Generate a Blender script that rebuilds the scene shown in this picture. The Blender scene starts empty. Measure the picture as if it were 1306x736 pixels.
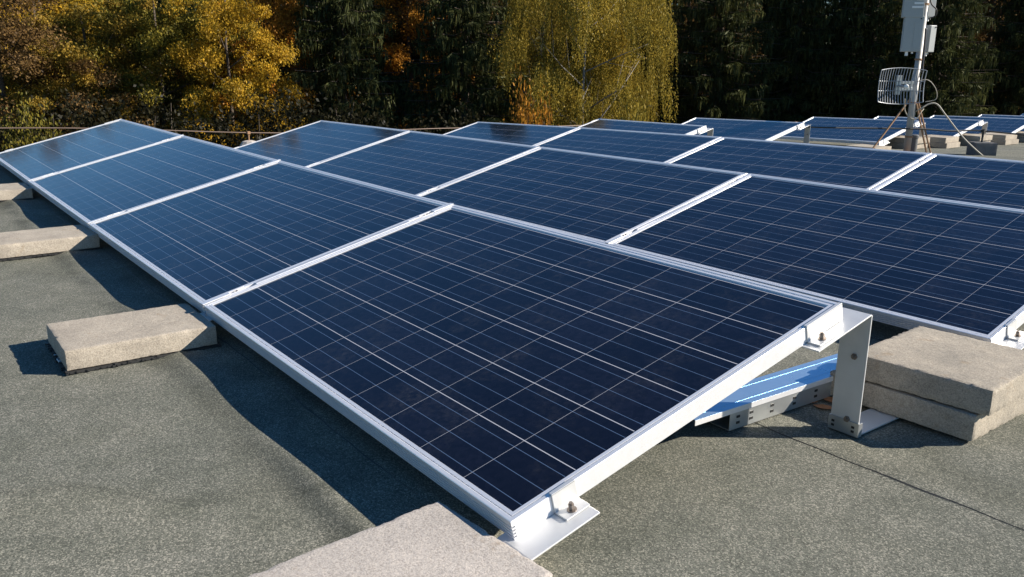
import bpy, bmesh, math, random
import numpy as np
from mathutils import Vector, Matrix

random.seed(7)
rng = np.random.default_rng(7)
SC = bpy.context.scene
COL = SC.collection
R = math.radians

# ------------------------------------------------------------------ camera, world, sun, exposure
YAW, PITCH, ROLL = 0.9217, -0.2608, 0.0099
CAM = Vector((1.0716, -0.8151, 0.7831))
FOC = 1094.113
fwd = Vector((-math.sin(YAW) * math.cos(PITCH), math.cos(YAW) * math.cos(PITCH), math.sin(PITCH)))
rgt = Vector((math.cos(YAW), math.sin(YAW), 0.0))
upv = rgt.cross(fwd)
r2 = math.cos(ROLL) * rgt + math.sin(ROLL) * upv
u2 = -math.sin(ROLL) * rgt + math.cos(ROLL) * upv
cam_d = bpy.data.cameras.new('camera')
cam_d.sensor_fit = 'HORIZONTAL'
cam_d.sensor_width = 36.0
cam_d.lens = FOC / 1306.0 * 36.0
cam_d.clip_start = 0.02
cam_d.clip_end = 2000.0
cam_o = bpy.data.objects.new('camera', cam_d)
M = Matrix((r2, u2, -fwd)).transposed().to_4x4()
M.translation = CAM
cam_o.matrix_world = M
COL.objects.link(cam_o)
SC.camera = cam_o

SUN_EL, SUN_AZ = R(28.8), R(37.2)          # azimuth clockwise from +Y
sun_dir = Vector((math.sin(SUN_AZ) * math.cos(SUN_EL), math.cos(SUN_AZ) * math.cos(SUN_EL), math.sin(SUN_EL)))
world = bpy.data.worlds.new('World')
SC.world = world
world.use_nodes = True
wn = world.node_tree
sky = wn.nodes.new('ShaderNodeTexSky')
sky.sky_type = 'NISHITA'
sky.sun_disc = False
sky.sun_elevation = SUN_EL
sky.sun_rotation = SUN_AZ
sky.altitude = 600
sky.air_density = 1.0
sky.dust_density = 0.0
sky.ozone_density = 3.0
bg = wn.nodes['Background']
bg.inputs['Strength'].default_value = 0.066
hsv = wn.nodes.new('ShaderNodeHueSaturation')
hsv.inputs['Saturation'].default_value = 1.26
wn.links.new(sky.outputs[0], hsv.inputs['Color'])
wn.links.new(hsv.outputs[0], bg.inputs['Color'])
sun_d = bpy.data.lights.new('sun', 'SUN')
sun_d.energy = 5.0
sun_d.angle = R(0.5)
sun_d.color = (1.0, 0.915, 0.80)
sun_o = bpy.data.objects.new('sun', sun_d)
sun_o.rotation_euler = (-sun_dir).to_track_quat('-Z', 'Y').to_euler()
COL.objects.link(sun_o)
SC.view_settings.view_transform = 'Standard'
SC.view_settings.look = 'None'
SC.view_settings.gamma = 1.0
SC.view_settings.use_curve_mapping = False
SC.view_settings.exposure = 0.98

# ------------------------------------------------------------------ helpers
def tag(o, label=None, cat=None, group=None, kind=None):
    if label: o['label'] = label
    if cat: o['category'] = cat
    if group: o['group'] = group
    if kind: o['kind'] = kind
    return o

def empty(name, loc=(0, 0, 0), rot=(0, 0, 0)):
    o = bpy.data.objects.new(name, None)
    o.empty_display_size = 0.1
    o.location = loc
    o.rotation_euler = rot
    COL.objects.link(o)
    return o

def copy_tree(o, parent=None):
    c = o.copy()
    COL.objects.link(c)
    if parent is not None:
        c.parent = parent
    for ch in list(o.children):
        copy_tree(ch, c)
    return c

class MB:
    """collects faces, builds one mesh object"""
    def __init__(self):
        self.v = []; self.f = []
    def add(self, vs, fs):
        n = len(self.v)
        self.v += [tuple(p) for p in vs]
        self.f += [tuple(i + n for i in q) for q in fs]
        return self
    def box(self, x0, x1, y0, y1, z0, z1, mat=None):
        vs = [(x0, y0, z0), (x1, y0, z0), (x1, y1, z0), (x0, y1, z0), (x0, y0, z1), (x1, y0, z1), (x1, y1, z1), (x0, y1, z1)]
        if mat is not None: vs = [mat @ Vector(p) for p in vs]
        return self.add(vs, [(0, 3, 2, 1), (4, 5, 6, 7), (0, 1, 5, 4), (1, 2, 6, 5), (2, 3, 7, 6), (3, 0, 4, 7)])
    def tube(self, pts, rad, n=8, caps=True):
        pts = [Vector(p) for p in pts]
        if not hasattr(rad, '__len__'): rad = [rad] * len(pts)
        rings = []
        prev = None
        for i, p in enumerate(pts):
            d = (pts[min(i + 1, len(pts) - 1)] - pts[max(i - 1, 0)]).normalized()
            if prev is None:
                a = Vector((0, 0, 1)) if abs(d.z) < 0.9 else Vector((1, 0, 0))
                s = d.cross(a).normalized()
            else:
                s = (prev - d * prev.dot(d)).normalized()
            prev = s
            t = d.cross(s)
            rings.append([p + (s * math.cos(2 * math.pi * k / n) + t * math.sin(2 * math.pi * k / n)) * rad[i] for k in range(n)])
        vs = [q for r in rings for q in r]
        fs = []
        for i in range(len(pts) - 1):
            for k in range(n):
                a = i * n + k; b = i * n + (k + 1) % n
                fs.append((a, b, b + n, a + n))
        if caps:
            fs.append(tuple(range(n))[::-1]); m = (len(pts) - 1) * n
            fs.append(tuple(m + k for k in range(n)))
        return self.add(vs, fs)
    def sheet(self, prof, th, x0, x1):
        """bent metal sheet: polyline (y,z) of the upper face, thickness th below/right of it, extruded along x"""
        prof = [Vector((a, b)) for a, b in prof]
        off = []
        for i, p in enumerate(prof):
            d0 = (p - prof[i - 1]).normalized() if i > 0 else None
            d1 = (prof[i + 1] - p).normalized() if i < len(prof) - 1 else None
            if d0 is None: d0 = d1
            if d1 is None: d1 = d0
            n = Vector((d0.y + d1.y, -(d0.x + d1.x))).normalized()
            c = max(0.4, n.dot(Vector((d1.y, -d1.x))))
            off.append(p + n * th / c)
        m = len(prof)
        vs = []
        for x in (x0, x1):
            vs += [(x, p.x, p.y) for p in prof] + [(x, p.x, p.y) for p in off]
        fs = []
        N = 2 * m
        for i in range(m - 1):
            fs.append((i, i + 1, N + i + 1, N + i))
            fs.append((m + i + 1, m + i, N + m + i, N + m + i + 1))
            fs.append((i + 1, i, m + i, m + i + 1))
            fs.append((N + i, N + i + 1, N + m + i + 1, N + m + i))
        fs.append((0, N, N + m, m))
        fs.append((m - 1, 2 * m - 1, N + 2 * m - 1, N + m - 1))
        return self.add(vs, fs)
    def build(self, name, mat, parent=None, bevel=0, smooth=False, seg=2):
        me = bpy.data.meshes.new(name)
        me.from_pydata(self.v, [], self.f)
        bm = bmesh.new(); bm.from_mesh(me)
        bmesh.ops.recalc_face_normals(bm, faces=bm.faces)
        bm.to_mesh(me); bm.free()
        me.materials.append(mat)
        o = bpy.data.objects.new(name, me)
        COL.objects.link(o)
        if parent is not None: o.parent = parent
        if smooth:
            for p in me.polygons: p.use_smooth = True
        if bevel:
            b = o.modifiers.new('bevel', 'BEVEL'); b.width = bevel; b.segments = seg; b.limit_method = 'ANGLE'; b.angle_limit = R(40)
        return o

def fast_mesh(name, verts, faces_quads, mat, parent=None, smooth=False):
    me = bpy.data.meshes.new(name)
    nv = len(verts); nf = len(faces_quads)
    me.vertices.add(nv); me.vertices.foreach_set('co', np.asarray(verts, np.float32).ravel())
    me.loops.add(nf * 4); me.loops.foreach_set('vertex_index', np.asarray(faces_quads, np.int32).ravel())
    me.polygons.add(nf); me.polygons.foreach_set('loop_start', np.arange(nf, dtype=np.int32) * 4)
    me.update(calc_edges=True)
    if smooth: me.polygons.foreach_set('use_smooth', np.ones(nf, bool))
    me.materials.append(mat)
    o = bpy.data.objects.new(name, me)
    COL.objects.link(o)
    if parent is not None: o.parent = parent
    return o

# ------------------------------------------------------------------ materials
class NT:
    def __init__(self, name):
        self.m = bpy.data.materials.new(name); self.m.use_nodes = True
        self.t = self.m.node_tree; self.n = self.t.nodes; self.l = self.t.links
        self.b = self.n['Principled BSDF']
    def new(self, kind, **kw):
        x = self.n.new(kind)
        for k, v in kw.items(): setattr(x, k, v)
        return x
    def link(self, a, b): self.l.new(a, b)
    def val(self, sock, v):
        if hasattr(v, 'is_output') or isinstance(v, bpy.types.NodeSocket): self.l.new(v, sock)
        else: sock.default_value = v
    def math(self, op, a, b=None, c=None):
        x = self.n.new('ShaderNodeMath'); x.operation = op
        self.val(x.inputs[0], a)
        if b is not None: self.val(x.inputs[1], b)
        if c is not None: self.val(x.inputs[2], c)
        return x.outputs[0]
    def mix(self, fac, a, b, mode='MIX'):
        x = self.n.new('ShaderNodeMix'); x.data_type = 'RGBA'; x.blend_type = mode
        self.val(x.inputs[0], fac); self.val(x.inputs[6], a); self.val(x.inputs[7], b)
        return x.outputs[2]
    def ramp(self, fac, stops):
        x = self.n.new('ShaderNodeValToRGB')
        e = x.color_ramp.elements
        e[0].position = stops[0][0]; e[0].color = stops[0][1]
        e[1].position = stops[1][0]; e[1].color = stops[1][1]
        for p, c in stops[2:]:
            k = e.new(p); k.color = c
        self.l.new(fac, x.inputs[0])
        return x.outputs[0]
    def coord(self, which='Object'):
        return self.n.new('ShaderNodeTexCoord').outputs[which]
    def noise(self, vec, scale, detail=3, rough=0.55):
        x = self.n.new('ShaderNodeTexNoise'); x.inputs['Scale'].default_value = scale
        x.inputs['Detail'].default_value = detail; x.inputs['Roughness'].default_value = rough
        self.l.new(vec, x.inputs['Vector'])
        return x.outputs[0]
    def bump(self, h, strength, dist):
        x = self.n.new('ShaderNodeBump'); x.inputs['Strength'].default_value = strength; x.inputs['Distance'].default_value = dist
        self.l.new(h, x.inputs['Height']); self.l.new(x.outputs[0], self.b.inputs['Normal'])
    def set(self, **kw):
        for k, v in kw.items():
            self.val(self.b.inputs[k.replace('_', ' ')], v)
        return self

def c4(r, g, b): return (r, g, b, 1.0)

def metal(name, col, metallic, rough, var=0.08, scale=30):
    t = NT(name); co = t.coord()
    n = t.noise(co, scale, 4)
    a = tuple(max(0, x * (1 - var)) for x in col) + (1,); b = tuple(min(1, x * (1 + var)) for x in col) + (1,)
    t.set(Base_Color=t.mix(n, a, b), Metallic=metallic, Roughness=t.math('ADD', t.math('MULTIPLY', n, 0.2), rough - 0.1))
    return t.m
MAT = {}
MAT['alu'] = metal('anodised_aluminium', (0.84, 0.84, 0.85), 0.42, 0.34, 0.05, 60)
MAT['alu_sheet'] = metal('mill_aluminium', (0.68, 0.68, 0.67), 0.35, 0.42, 0.1, 25)
MAT['galv'] = metal('galvanised_steel', (0.55, 0.57, 0.57), 0.75, 0.36, 0.2, 14)
MAT['steel_bolt'] = metal('bolt_steel', (0.26, 0.22, 0.19), 0.7, 0.4, 0.2, 80)
MAT['lid'] = metal('lid_steel_sky_tint', (0.40, 0.58, 0.78), 0.75, 0.3, 0.05, 14)  # reflected sky painted into the base colour as blue
MAT['copper'] = metal('weathered_rod', (0.15, 0.105, 0.08), 0.3, 0.5, 0.2, 5)
MAT['rust'] = metal('rusty_steel', (0.30, 0.17, 0.09), 0.15, 0.7, 0.4, 8)
MAT['mast'] = metal('mast_zinc', (0.36, 0.35, 0.33), 0.2, 0.55, 0.15, 8)
MAT['grid'] = metal('grid_zinc', (0.30, 0.32, 0.34), 0.3, 0.5, 0.1, 20)
MAT['box_plastic'] = metal('enclosure_plastic', (0.36, 0.375, 0.36), 0.0, 0.5, 0.06, 12)
MAT['white_plastic'] = metal('white_plastic', (0.8, 0.8, 0.77), 0.0, 0.4, 0.04, 12)
MAT['black'] = metal('black_rubber', (0.02, 0.02, 0.02), 0.0, 0.6, 0.2, 20)
MAT['cable_beige'] = metal('beige_cable', (0.36, 0.33, 0.27), 0.0, 0.6, 0.1, 10)
MAT['tape'] = metal('dark_tape', (0.03, 0.03, 0.035), 0.0, 0.5, 0.1, 10)
MAT['vent'] = metal('grey_vent_plastic', (0.10, 0.105, 0.11), 0.0, 0.55, 0.1, 10)
MAT['leafdry'] = metal('dry_leaf', (0.34, 0.15, 0.06), 0.0, 0.8, 0.5, 60)

def make_roof():
    t = NT('roofing_felt'); co = t.coord()
    vor = t.new('ShaderNodeTexVoronoi'); vor.inputs['Scale'].default_value = 380; t.link(co, vor.inputs['Vector'])
    bw = t.new('ShaderNodeSeparateColor'); t.link(vor.outputs['Color'], bw.inputs[0])
    grain = t.ramp(bw.outputs[0], [(0.0, c4(0.03, 0.033, 0.028)), (0.4, c4(0.113, 0.117, 0.104)), (0.75, c4(0.203, 0.204, 0.180)), (1.0, c4(0.47, 0.44, 0.385))])
    fine = t.noise(co, 640, 2, 0.6)
    grain = t.mix(0.40, grain, t.ramp(fine, [(0.3, c4(0.063, 0.065, 0.058)), (0.7, c4(0.242, 0.243, 0.216))]))
    big = t.noise(co, 1.7, 5, 0.6)
    mid = t.noise(co, 9, 4, 0.6)
    tint = t.ramp(big, [(0.3, c4(0.70, 0.72, 0.69)), (0.68, c4(1.12, 1.09, 1.03))])
    col = t.mix(1.0, grain, tint, 'MULTIPLY')
    tint2 = t.ramp(mid, [(0.3, c4(0.82, 0.84, 0.80)), (0.72, c4(1.1, 1.1, 1.08))])
    col = t.mix(1.0, col, tint2, 'MULTIPLY')
    # ripple's shaded slope painted dark along the foot of the front row
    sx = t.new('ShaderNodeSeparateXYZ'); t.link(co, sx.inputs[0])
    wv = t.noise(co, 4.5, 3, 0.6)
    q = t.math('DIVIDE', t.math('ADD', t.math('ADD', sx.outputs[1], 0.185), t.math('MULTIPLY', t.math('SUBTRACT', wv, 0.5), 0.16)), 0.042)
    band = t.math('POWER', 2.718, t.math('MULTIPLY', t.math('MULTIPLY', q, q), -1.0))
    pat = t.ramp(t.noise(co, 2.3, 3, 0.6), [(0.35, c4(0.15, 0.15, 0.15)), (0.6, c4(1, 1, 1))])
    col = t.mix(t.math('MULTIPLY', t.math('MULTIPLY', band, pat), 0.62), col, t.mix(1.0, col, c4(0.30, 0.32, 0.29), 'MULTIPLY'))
    ring = t.noise(co, 0.8, 2, 0.5)
    rr_ = t.ramp(ring, [(0.50, c4(1, 1, 1)), (0.515, c4(0.86, 0.86, 0.84)), (0.53, c4(1.07, 1.06, 1.03)), (0.62, c4(1.0, 1.0, 1.0))])
    col = t.mix(1.0, col, rr_, 'MULTIPLY')
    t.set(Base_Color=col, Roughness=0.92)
    t.b.inputs['Specular IOR Level'].default_value = 0.25
    h = t.math('ADD', bw.outputs[1], t.math('MULTIPLY', fine, 0.8))
    t.bump(h, 0.55, 0.0012)
    return t.m
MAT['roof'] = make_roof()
MAT['bitumen'] = metal('bitumen_bead', (0.035, 0.035, 0.033), 0.0, 0.6, 0.3, 40)

def make_concrete(name, light, dark, pits=True):
    t = NT(name); co = t.coord()
    oi = t.new('ShaderNodeObjectInfo')
    vadd = t.new('ShaderNodeVectorMath', operation='ADD'); t.link(co, vadd.inputs[0])
    sc = t.new('ShaderNodeVectorMath', operation='SCALE'); sc.inputs[0].default_value = (7, 3, 5); t.link(oi.outputs['Random'], sc.inputs['Scale'])
    t.link(sc.outputs[0], vadd.inputs[1]); co = vadd.outputs[0]
    a = t.noise(co, 7, 5, 0.65); f = t.noise(co, 260, 3, 0.7)
    vor = t.new('ShaderNodeTexVoronoi'); vor.inputs['Scale'].default_value = 420; t.link(co, vor.inputs['Vector'])
    sep = t.new('ShaderNodeSeparateColor'); t.link(vor.outputs['Color'], sep.inputs[0])
    col = t.mix(t.ramp(a, [(0.3, c4(0, 0, 0)), (0.7, c4(1, 1, 1))]), dark, light)
    g = t.ramp(sep.outputs[0], [(0.0, c4(0.66, 0.64, 0.62)), (0.5, c4(1, 1, 1)), (1.0, c4(1.22, 1.2, 1.15))])
    col = t.mix(0.75, col, t.mix(1.0, col, g, 'MULTIPLY'))
    col = t.mix(1.0, col, t.ramp(f, [(0.3, c4(0.8, 0.8, 0.8)), (0.65, c4(1.1, 1.1, 1.1))]), 'MULTIPLY')
    stain = t.noise(co, 16, 4, 0.6)
    col = t.mix(t.ramp(stain, [(0.62, c4(0, 0, 0)), (0.74, c4(0.5, 0.5, 0.5))]), col, c4(0.24, 0.17, 0.10))
    t.set(Base_Color=col, Roughness=0.93)
    t.b.inputs['Specular IOR Level'].default_value = 0.2
    h = t.math('ADD', t.math('MULTIPLY', sep.outputs[1], 0.6), t.math('MULTIPLY', t.noise(co, 60, 4, 0.7), 1.6))
    t.bump(h, 0.5, 0.0016)
    return t.m
MAT['concrete'] = make_concrete('paver_concrete', c4(0.435, 0.385, 0.315), c4(0.30, 0.265, 0.22))
MAT['concrete_pale'] = make_concrete('pale_paver_concrete', c4(0.47, 0.425, 0.38), c4(0.36, 0.33, 0.30))
MAT['concrete_grey'] = make_concrete('grey_concrete', c4(0.41, 0.36, 0.29), c4(0.27, 0.245, 0.205))
MAT['concrete_dark'] = make_concrete('dark_concrete', c4(0.16, 0.16, 0.16), c4(0.10, 0.10, 0.105))

PL, PS = 1.65, 0.9943
U0, UP, V0, VP = -0.0218, 0.1612, 0.0188, 0.1575
def make_cells():
    t = NT('photovoltaic_cells'); co = t.coord()
    s = t.new('ShaderNodeSeparateXYZ'); t.link(co, s.inputs[0])
    u = t.math('DIVIDE', t.math('SUBTRACT', U0, s.outputs[0]), UP)   # 0..10
    v = t.math('DIVIDE', t.math('SUBTRACT', s.outputs[1], V0), VP)   # 0..6
    def line(q, n, half):      # distance to nearest integer < half (in cell units)
        d = t.math('ABSOLUTE', t.math('SUBTRACT', q, t.math('ROUND', q)))
        return t.math('LESS_THAN', d, half)
    gap_u = line(u, 10, 0.00055 / UP)
    gap_v = line(v, 6, 0.00110 / VP)
    fv = t.math('FRACT', v)
    bars = None
    for c in (1 / 6, 0.5, 5 / 6):
        b = t.math('LESS_THAN', t.math('ABSOLUTE', t.math('SUBTRACT', fv, c)), 0.00075 / VP)
        bars = b if bars is None else t.math('MAXIMUM', bars, b)
    # cells: per-cell and crystal tint
    cu = t.math('FLOOR', u); cv = t.math('FLOOR', v)
    oi = t.new('ShaderNodeObjectInfo')
    comb = t.new('ShaderNodeCombineXYZ'); t.link(cu, comb.inputs[0]); t.link(cv, comb.inputs[1]); t.link(t.math('MULTIPLY', oi.outputs['Random'], 50), comb.inputs[2])
    wn_ = t.new('ShaderNodeTexWhiteNoise'); wn_.noise_dimensions = '3D'; t.link(comb.outputs[0], wn_.inputs['Vector'])
    vor = t.new('ShaderNodeTexVoronoi'); vor.inputs['Scale'].default_value = 90; t.link(co, vor.inputs['Vector'])
    sep = t.new('ShaderNodeSeparateColor'); t.link(vor.outputs['Color'], sep.inputs[0])
    k = t.math('ADD', t.math('MULTIPLY', wn_.outputs[0], 0.55), t.math('MULTIPLY', sep.outputs[0], 0.45))
    col = t.ramp(k, [(0.0, c4(0.0030, 0.0031, 0.0052)), (0.5, c4(0.0052, 0.0054, 0.0092)), (1.0, c4(0.0100, 0.0106, 0.0180))])
    col = t.mix(bars, col, c4(0.09, 0.14, 0.23))
    col = t.mix(gap_u, col, c4(0.42, 0.42, 0.43))
    col = t.mix(gap_v, col, c4(0.52, 0.52, 0.54))
    # outside the cell field the white backsheet shows; the field fills nearly the whole glass
    ins = t.math('MULTIPLY', t.math('GREATER_THAN', u, -0.012), t.math('LESS_THAN', u, 10.012))
    ins = t.math('MULTIPLY', ins, t.math('MULTIPLY', t.math('GREATER_THAN', v, -0.012), t.math('LESS_THAN', v, 6.012)))
    col = t.mix(ins, c4(0.45, 0.45, 0.46), col)
    # dust film
    vec = t.new('ShaderNodeVectorMath', operation='ADD'); t.link(co, vec.inputs[0])
    cb2 = t.new('ShaderNodeCombineXYZ'); t.link(t.math('MULTIPLY', oi.outputs['Random'], 31.7), cb2.inputs[2]); t.link(cb2.outputs[0], vec.inputs[1])
    d1 = t.noise(vec.outputs[0], 5, 6, 0.7)
    d2 = t.noise(vec.outputs[0], 60, 4, 0.7)
    dust = t.math('MULTIPLY', t.ramp(d1, [(0.48, c4(0, 0, 0)), (0.75, c4(1, 1, 1))]), t.ramp(d2, [(0.4, c4(0, 0, 0)), (0.75, c4(1, 1, 1))]))
    col = t.mix(t.math('ADD', 0.004, t.math('MULTIPLY', dust, 0.13)), col, c4(0.30, 0.28, 0.25))
    t.set(Base_Color=col, Roughness=t.math('ADD', 0.09, t.math('MULTIPLY', dust, 0.15)), IOR=1.56)
    t.b.inputs['Specular Tint'].default_value = c4(0.42, 0.58, 0.85)      # anti-reflective coating
    t.b.inputs['Specular IOR Level'].default_value = 0.5
    wav = t.noise(co, 3.0, 2, 0.5)
    t.bump(wav, 0.03, 0.02)
    return t.m
MAT['cells'] = make_cells()

def make_leaf(name, stops, trans=0.30, rough=0.7):
    t = NT(name)
    g = t.new('ShaderNodeNewGeometry')
    oi = t.new('ShaderNodeObjectInfo')
    n = t.noise(t.coord(), 1.1, 4, 0.65)
    k = t.math('ADD', t.math('MULTIPLY', g.outputs['Random Per Island'], 0.38), t.math('MULTIPLY', n, 0.95))
    k = t.math('SUBTRACT', k, 0.16)
    col = t.ramp(k, stops)
    d = t.new('ShaderNodeBsdfDiffuse'); t.link(col, d.inputs[0])
    tr = t.new('ShaderNodeBsdfTranslucent'); t.link(col, tr.inputs[0])
    gl = t.new('ShaderNodeBsdfGlossy'); gl.inputs['Roughness'].default_value = 0.5; gl.inputs[0].default_value = c4(0.6, 0.6, 0.6)
    m1 = t.new('ShaderNodeMixShader'); m1.inputs[0].default_value = trans
    t.link(d.outputs[0], m1.inputs[1]); t.link(tr.outputs[0], m1.inputs[2])
    m2 = t.new('ShaderNodeMixShader'); m2.inputs[0].default_value = 0.012
    t.link(m1.outputs[0], m2.inputs[1]); t.link(gl.outputs[0], m2.inputs[2])
    t.link(m2.outputs[0], t.n['Material Output'].inputs[0])
    return t.m
MAT['leaf_gold'] = make_leaf('golden_leaves', [(0.15, c4(0.084, 0.069, 0.009)), (0.4, c4(0.265, 0.172, 0.017)), (0.65, c4(0.476, 0.281, 0.022)), (0.9, c4(0.644, 0.385, 0.033))])
MAT['leaf_ochre'] = make_leaf('ochre_leaves', [(0.15, c4(0.056, 0.051, 0.010)), (0.4, c4(0.168, 0.121, 0.021)), (0.65, c4(0.308, 0.196, 0.029)), (0.9, c4(0.448, 0.270, 0.039))])
MAT['leaf_orange'] = make_leaf('orange_leaves', [(0.15, c4(0.086, 0.041, 0.010)), (0.45, c4(0.286, 0.130, 0.018)), (0.7, c4(0.486, 0.218, 0.024)), (0.9, c4(0.601, 0.314, 0.048))])
MAT['leaf_brown'] = make_leaf('brown_leaves', [(0.15, c4(0.046, 0.027, 0.012)), (0.45, c4(0.130, 0.077, 0.029)), (0.7, c4(0.221, 0.131, 0.042)), (0.9, c4(0.299, 0.188, 0.060))])
MAT['leaf_birch'] = make_leaf('birch_leaves', [(0.15, c4(0.066, 0.063, 0.014)), (0.4, c4(0.186, 0.149, 0.024)), (0.65, c4(0.339, 0.242, 0.034)), (0.9, c4(0.491, 0.329, 0.048))])
MAT['leaf_green'] = make_leaf('yellow_green_leaves', [(0.15, c4(0.04, 0.055, 0.012)), (0.45, c4(0.10, 0.12, 0.02)), (0.7, c4(0.19, 0.19, 0.03)), (0.9, c4(0.28, 0.25, 0.04))])
MAT['leaf_olive'] = make_leaf('olive_leaves', [(0.15, c4(0.033, 0.036, 0.009)), (0.4, c4(0.105, 0.098, 0.018)), (0.65, c4(0.225, 0.182, 0.026)), (0.9, c4(0.390, 0.280, 0.039))])
MAT['leaf_shade'] = make_leaf('shade_dark_leaves', [(0.15, c4(0.006, 0.006, 0.003)), (0.5, c4(0.017, 0.016, 0.007)), (0.8, c4(0.032, 0.028, 0.010)), (0.95, c4(0.06, 0.048, 0.014))])  # tree shade painted into the leaf colour of the added bushes
MAT['needle'] = make_leaf('spruce_needles', [(0.15, c4(0.013, 0.018, 0.007)), (0.5, c4(0.045, 0.053, 0.018)), (0.8, c4(0.102, 0.104, 0.034)), (0.95, c4(0.180, 0.168, 0.054))], 0.2)

def make_bark(name, a, b):
    t = NT(name); co = t.coord()
    m = t.new('ShaderNodeMapping'); m.inputs['Scale'].default_value = (1, 1, 0.25); t.link(co, m.inputs[0])
    n = t.noise(m.outputs[0], 14, 5, 0.7)
    t.set(Base_Color=t.mix(n, a, b), Roughness=0.9); t.bump(n, 0.8, 0.02)
    return t.m
MAT['bark'] = make_bark('brown_bark', c4(0.035, 0.027, 0.02), c4(0.12, 0.09, 0.065))
MAT['bark_birch'] = make_bark('birch_bark', c4(0.07, 0.06, 0.05), c4(0.30, 0.28, 0.25))
def make_ground():
    t = NT('forest_floor'); co = t.coord()
    n = t.noise(co, 0.4, 6, 0.7); f = t.noise(co, 9, 4, 0.7)
    col = t.mix(n, c4(0.025, 0.022, 0.012), c4(0.07, 0.05, 0.025))
    col = t.mix(t.math('MULTIPLY', f, 0.5), col, c4(0.05, 0.055, 0.02))
    t.set(Base_Color=col, Roughness=0.95)
    return t.m
MAT['ground'] = make_ground()
MAT['render_wall'] = metal('wall_render', (0.42, 0.40, 0.36), 0.0, 0.9, 0.1, 4)

# ------------------------------------------------------------------ levels of the (sagging) roof and of the rows
TILT = 0.2437
GAPX = 0.0197
ROWS_Y = [0.0, 1.787, 3.610, 5.380, 7.110, 9.740, 11.530, 13.30, 15.05, 16.80]
def zrow(i, x):
    if i == 0: return -0.0033 * x + 0.0003 * x * x
    if i == 1: return -0.0054 - 0.0015 * x - 0.0010 * x * x
    if i == 2: return 0.0027 + 0.0016 * x - 0.0024 * x * x
    zn = [-0.11, -0.135, -0.203, -0.252, -0.292, -0.328, -0.362][i - 3]
    s = [0.0133, 0.024, 0.025, 0.021, 0.02, 0.02, 0.02][i - 3]
    return zn + s * (x + 5.009)
def smooth_z(x, y):
    """level of the panels' lower edge at x, y (the roof lies 0.10 below it)"""
    xx = np.clip(x, -7.6, 1.5)
    Y = ROWS_Y
    out = np.zeros(np.broadcast(xx, y).shape)
    zs = [zrow(i, xx) + out for i in range(len(Y))]
    yy = np.clip(y, Y[0], Y[-1]) + out
    for i in range(len(Y) - 1):
        t = np.clip((yy - Y[i]) / (Y[i + 1] - Y[i]), 0, 1)
        m = (yy >= Y[i]) & (yy <= Y[i + 1])
        out = np.where(m, zs[i] * (1 - t) + zs[i + 1] * t, out)
    return out
RH = 0.10
def bumps(x, y):
    b = 0.0022 * np.sin(3.1 * x + 1.3 * y + 0.4) * np.sin(4.3 * y - 0.8 * x + 1.1) + 0.0012 * np.sin(9.7 * x - 3.1 * y) * np.sin(7.9 * y + 2.2 * x + 0.7)
    # rippled membrane edges running along the rows
    wob = 0.010 * np.sin(5.3 * x + 0.9) + 0.006 * np.sin(11.9 * x + 2.0)
    amp = 0.0095 + 0.0045 * np.sin(4.1 * x + 2.6) + 0.0022 * np.sin(9.3 * x + 0.5)
    b = b + amp * np.exp(-((y + 0.132 - wob) / np.where(y + 0.132 - wob > 0, 0.09, 0.042)) ** 2)
    b = b + 0.006 * np.exp(-((y - 0.03) / 0.05) ** 2)
    wob2 = 0.006 * np.sin(3.3 * x)
    for ys in SEAMS:
        b = b + 0.0030 / (1 + np.exp(-np.clip((y - ys - wob2) / 0.004, -40, 40))) * np.exp(-((y - ys) / 0.12) ** 2)
    return b
SEAMS = [-1.80, -0.89, 0.012, 0.90, 1.80, 2.70, 3.60, 4.5, 5.4, 6.3, 7.2, 8.1, 9.0, 9.9, 10.8]
def roof_z(x, y):
    return float(smooth_z(np.float64(x), np.float64(y)) - RH + bumps(np.float64(x), np.float64(y)))

def graded(a, b, lo, hi, fine, coarse):
    out = list(np.arange(lo, hi, fine))
    p, s = hi, fine
    while p < b:
        out.append(p); s = min(coarse, s * 1.08); p += s
    out.append(b)
    p, s = lo, fine
    low = []
    while True:
        s = min(coarse, s * 1.08); p -= s
        if p <= a: break
        low.append(p)
    low.append(a)
    return np.array(low[::-1] + out)
RX0, RX1, RY0, RY1 = -7.75, 6.0, -6.0, 18.3
gx = graded(RX0, RX1, -2.5, 1.3, 0.018, 0.3)
gy = graded(RY0, RY1, -0.9, 1.5, 0.012, 0.3)
X, Y = np.meshgrid(gx, gy)
Z = smooth_z(X, Y) - RH + bumps(X, Y)
nx, ny = len(gx), len(gy)
idx = np.arange(nx * ny).reshape(ny, nx)
F = np.stack([idx[:-1, :-1], idx[:-1, 1:], idx[1:, 1:], idx[1:, :-1]], -1).reshape(-1, 4)
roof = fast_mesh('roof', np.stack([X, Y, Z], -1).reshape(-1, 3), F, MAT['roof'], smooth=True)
tag(roof, kind='structure')

# seams of the felt sheets
mb = MB()
for ys in SEAMS:
    near = -1 < ys < 2
    xs = np.arange(RX0 + 0.05, RX1 - 0.05, 0.03 if near else 0.12)
    pts_a = []
    for q in range(len(xs)):
        x = xs[q]; y = ys + 0.006 * math.sin(3.3 * x) + 0.0012 * math.sin(37 * x + ys)
        w = 0.0016 * (0.7 + 0.5 * math.sin(13.1 * x + 5 * ys) * math.sin(4.7 * x))
        z0 = float(smooth_z(x, y) - RH + bumps(np.float64(x), np.float64(y - 0.006)))
        pts_a.append((x, y - 0.002 - w, z0 + 0.0010)); pts_a.append((x, y - 0.002 + w, z0 + 0.0024))
    mb.add(pts_a, [(2 * q, 2 * q + 2, 2 * q + 3, 2 * q + 1) for q in range(len(xs) - 1)])
tag(mb.build('roof_seams', MAT['bitumen']), kind='structure')

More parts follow.
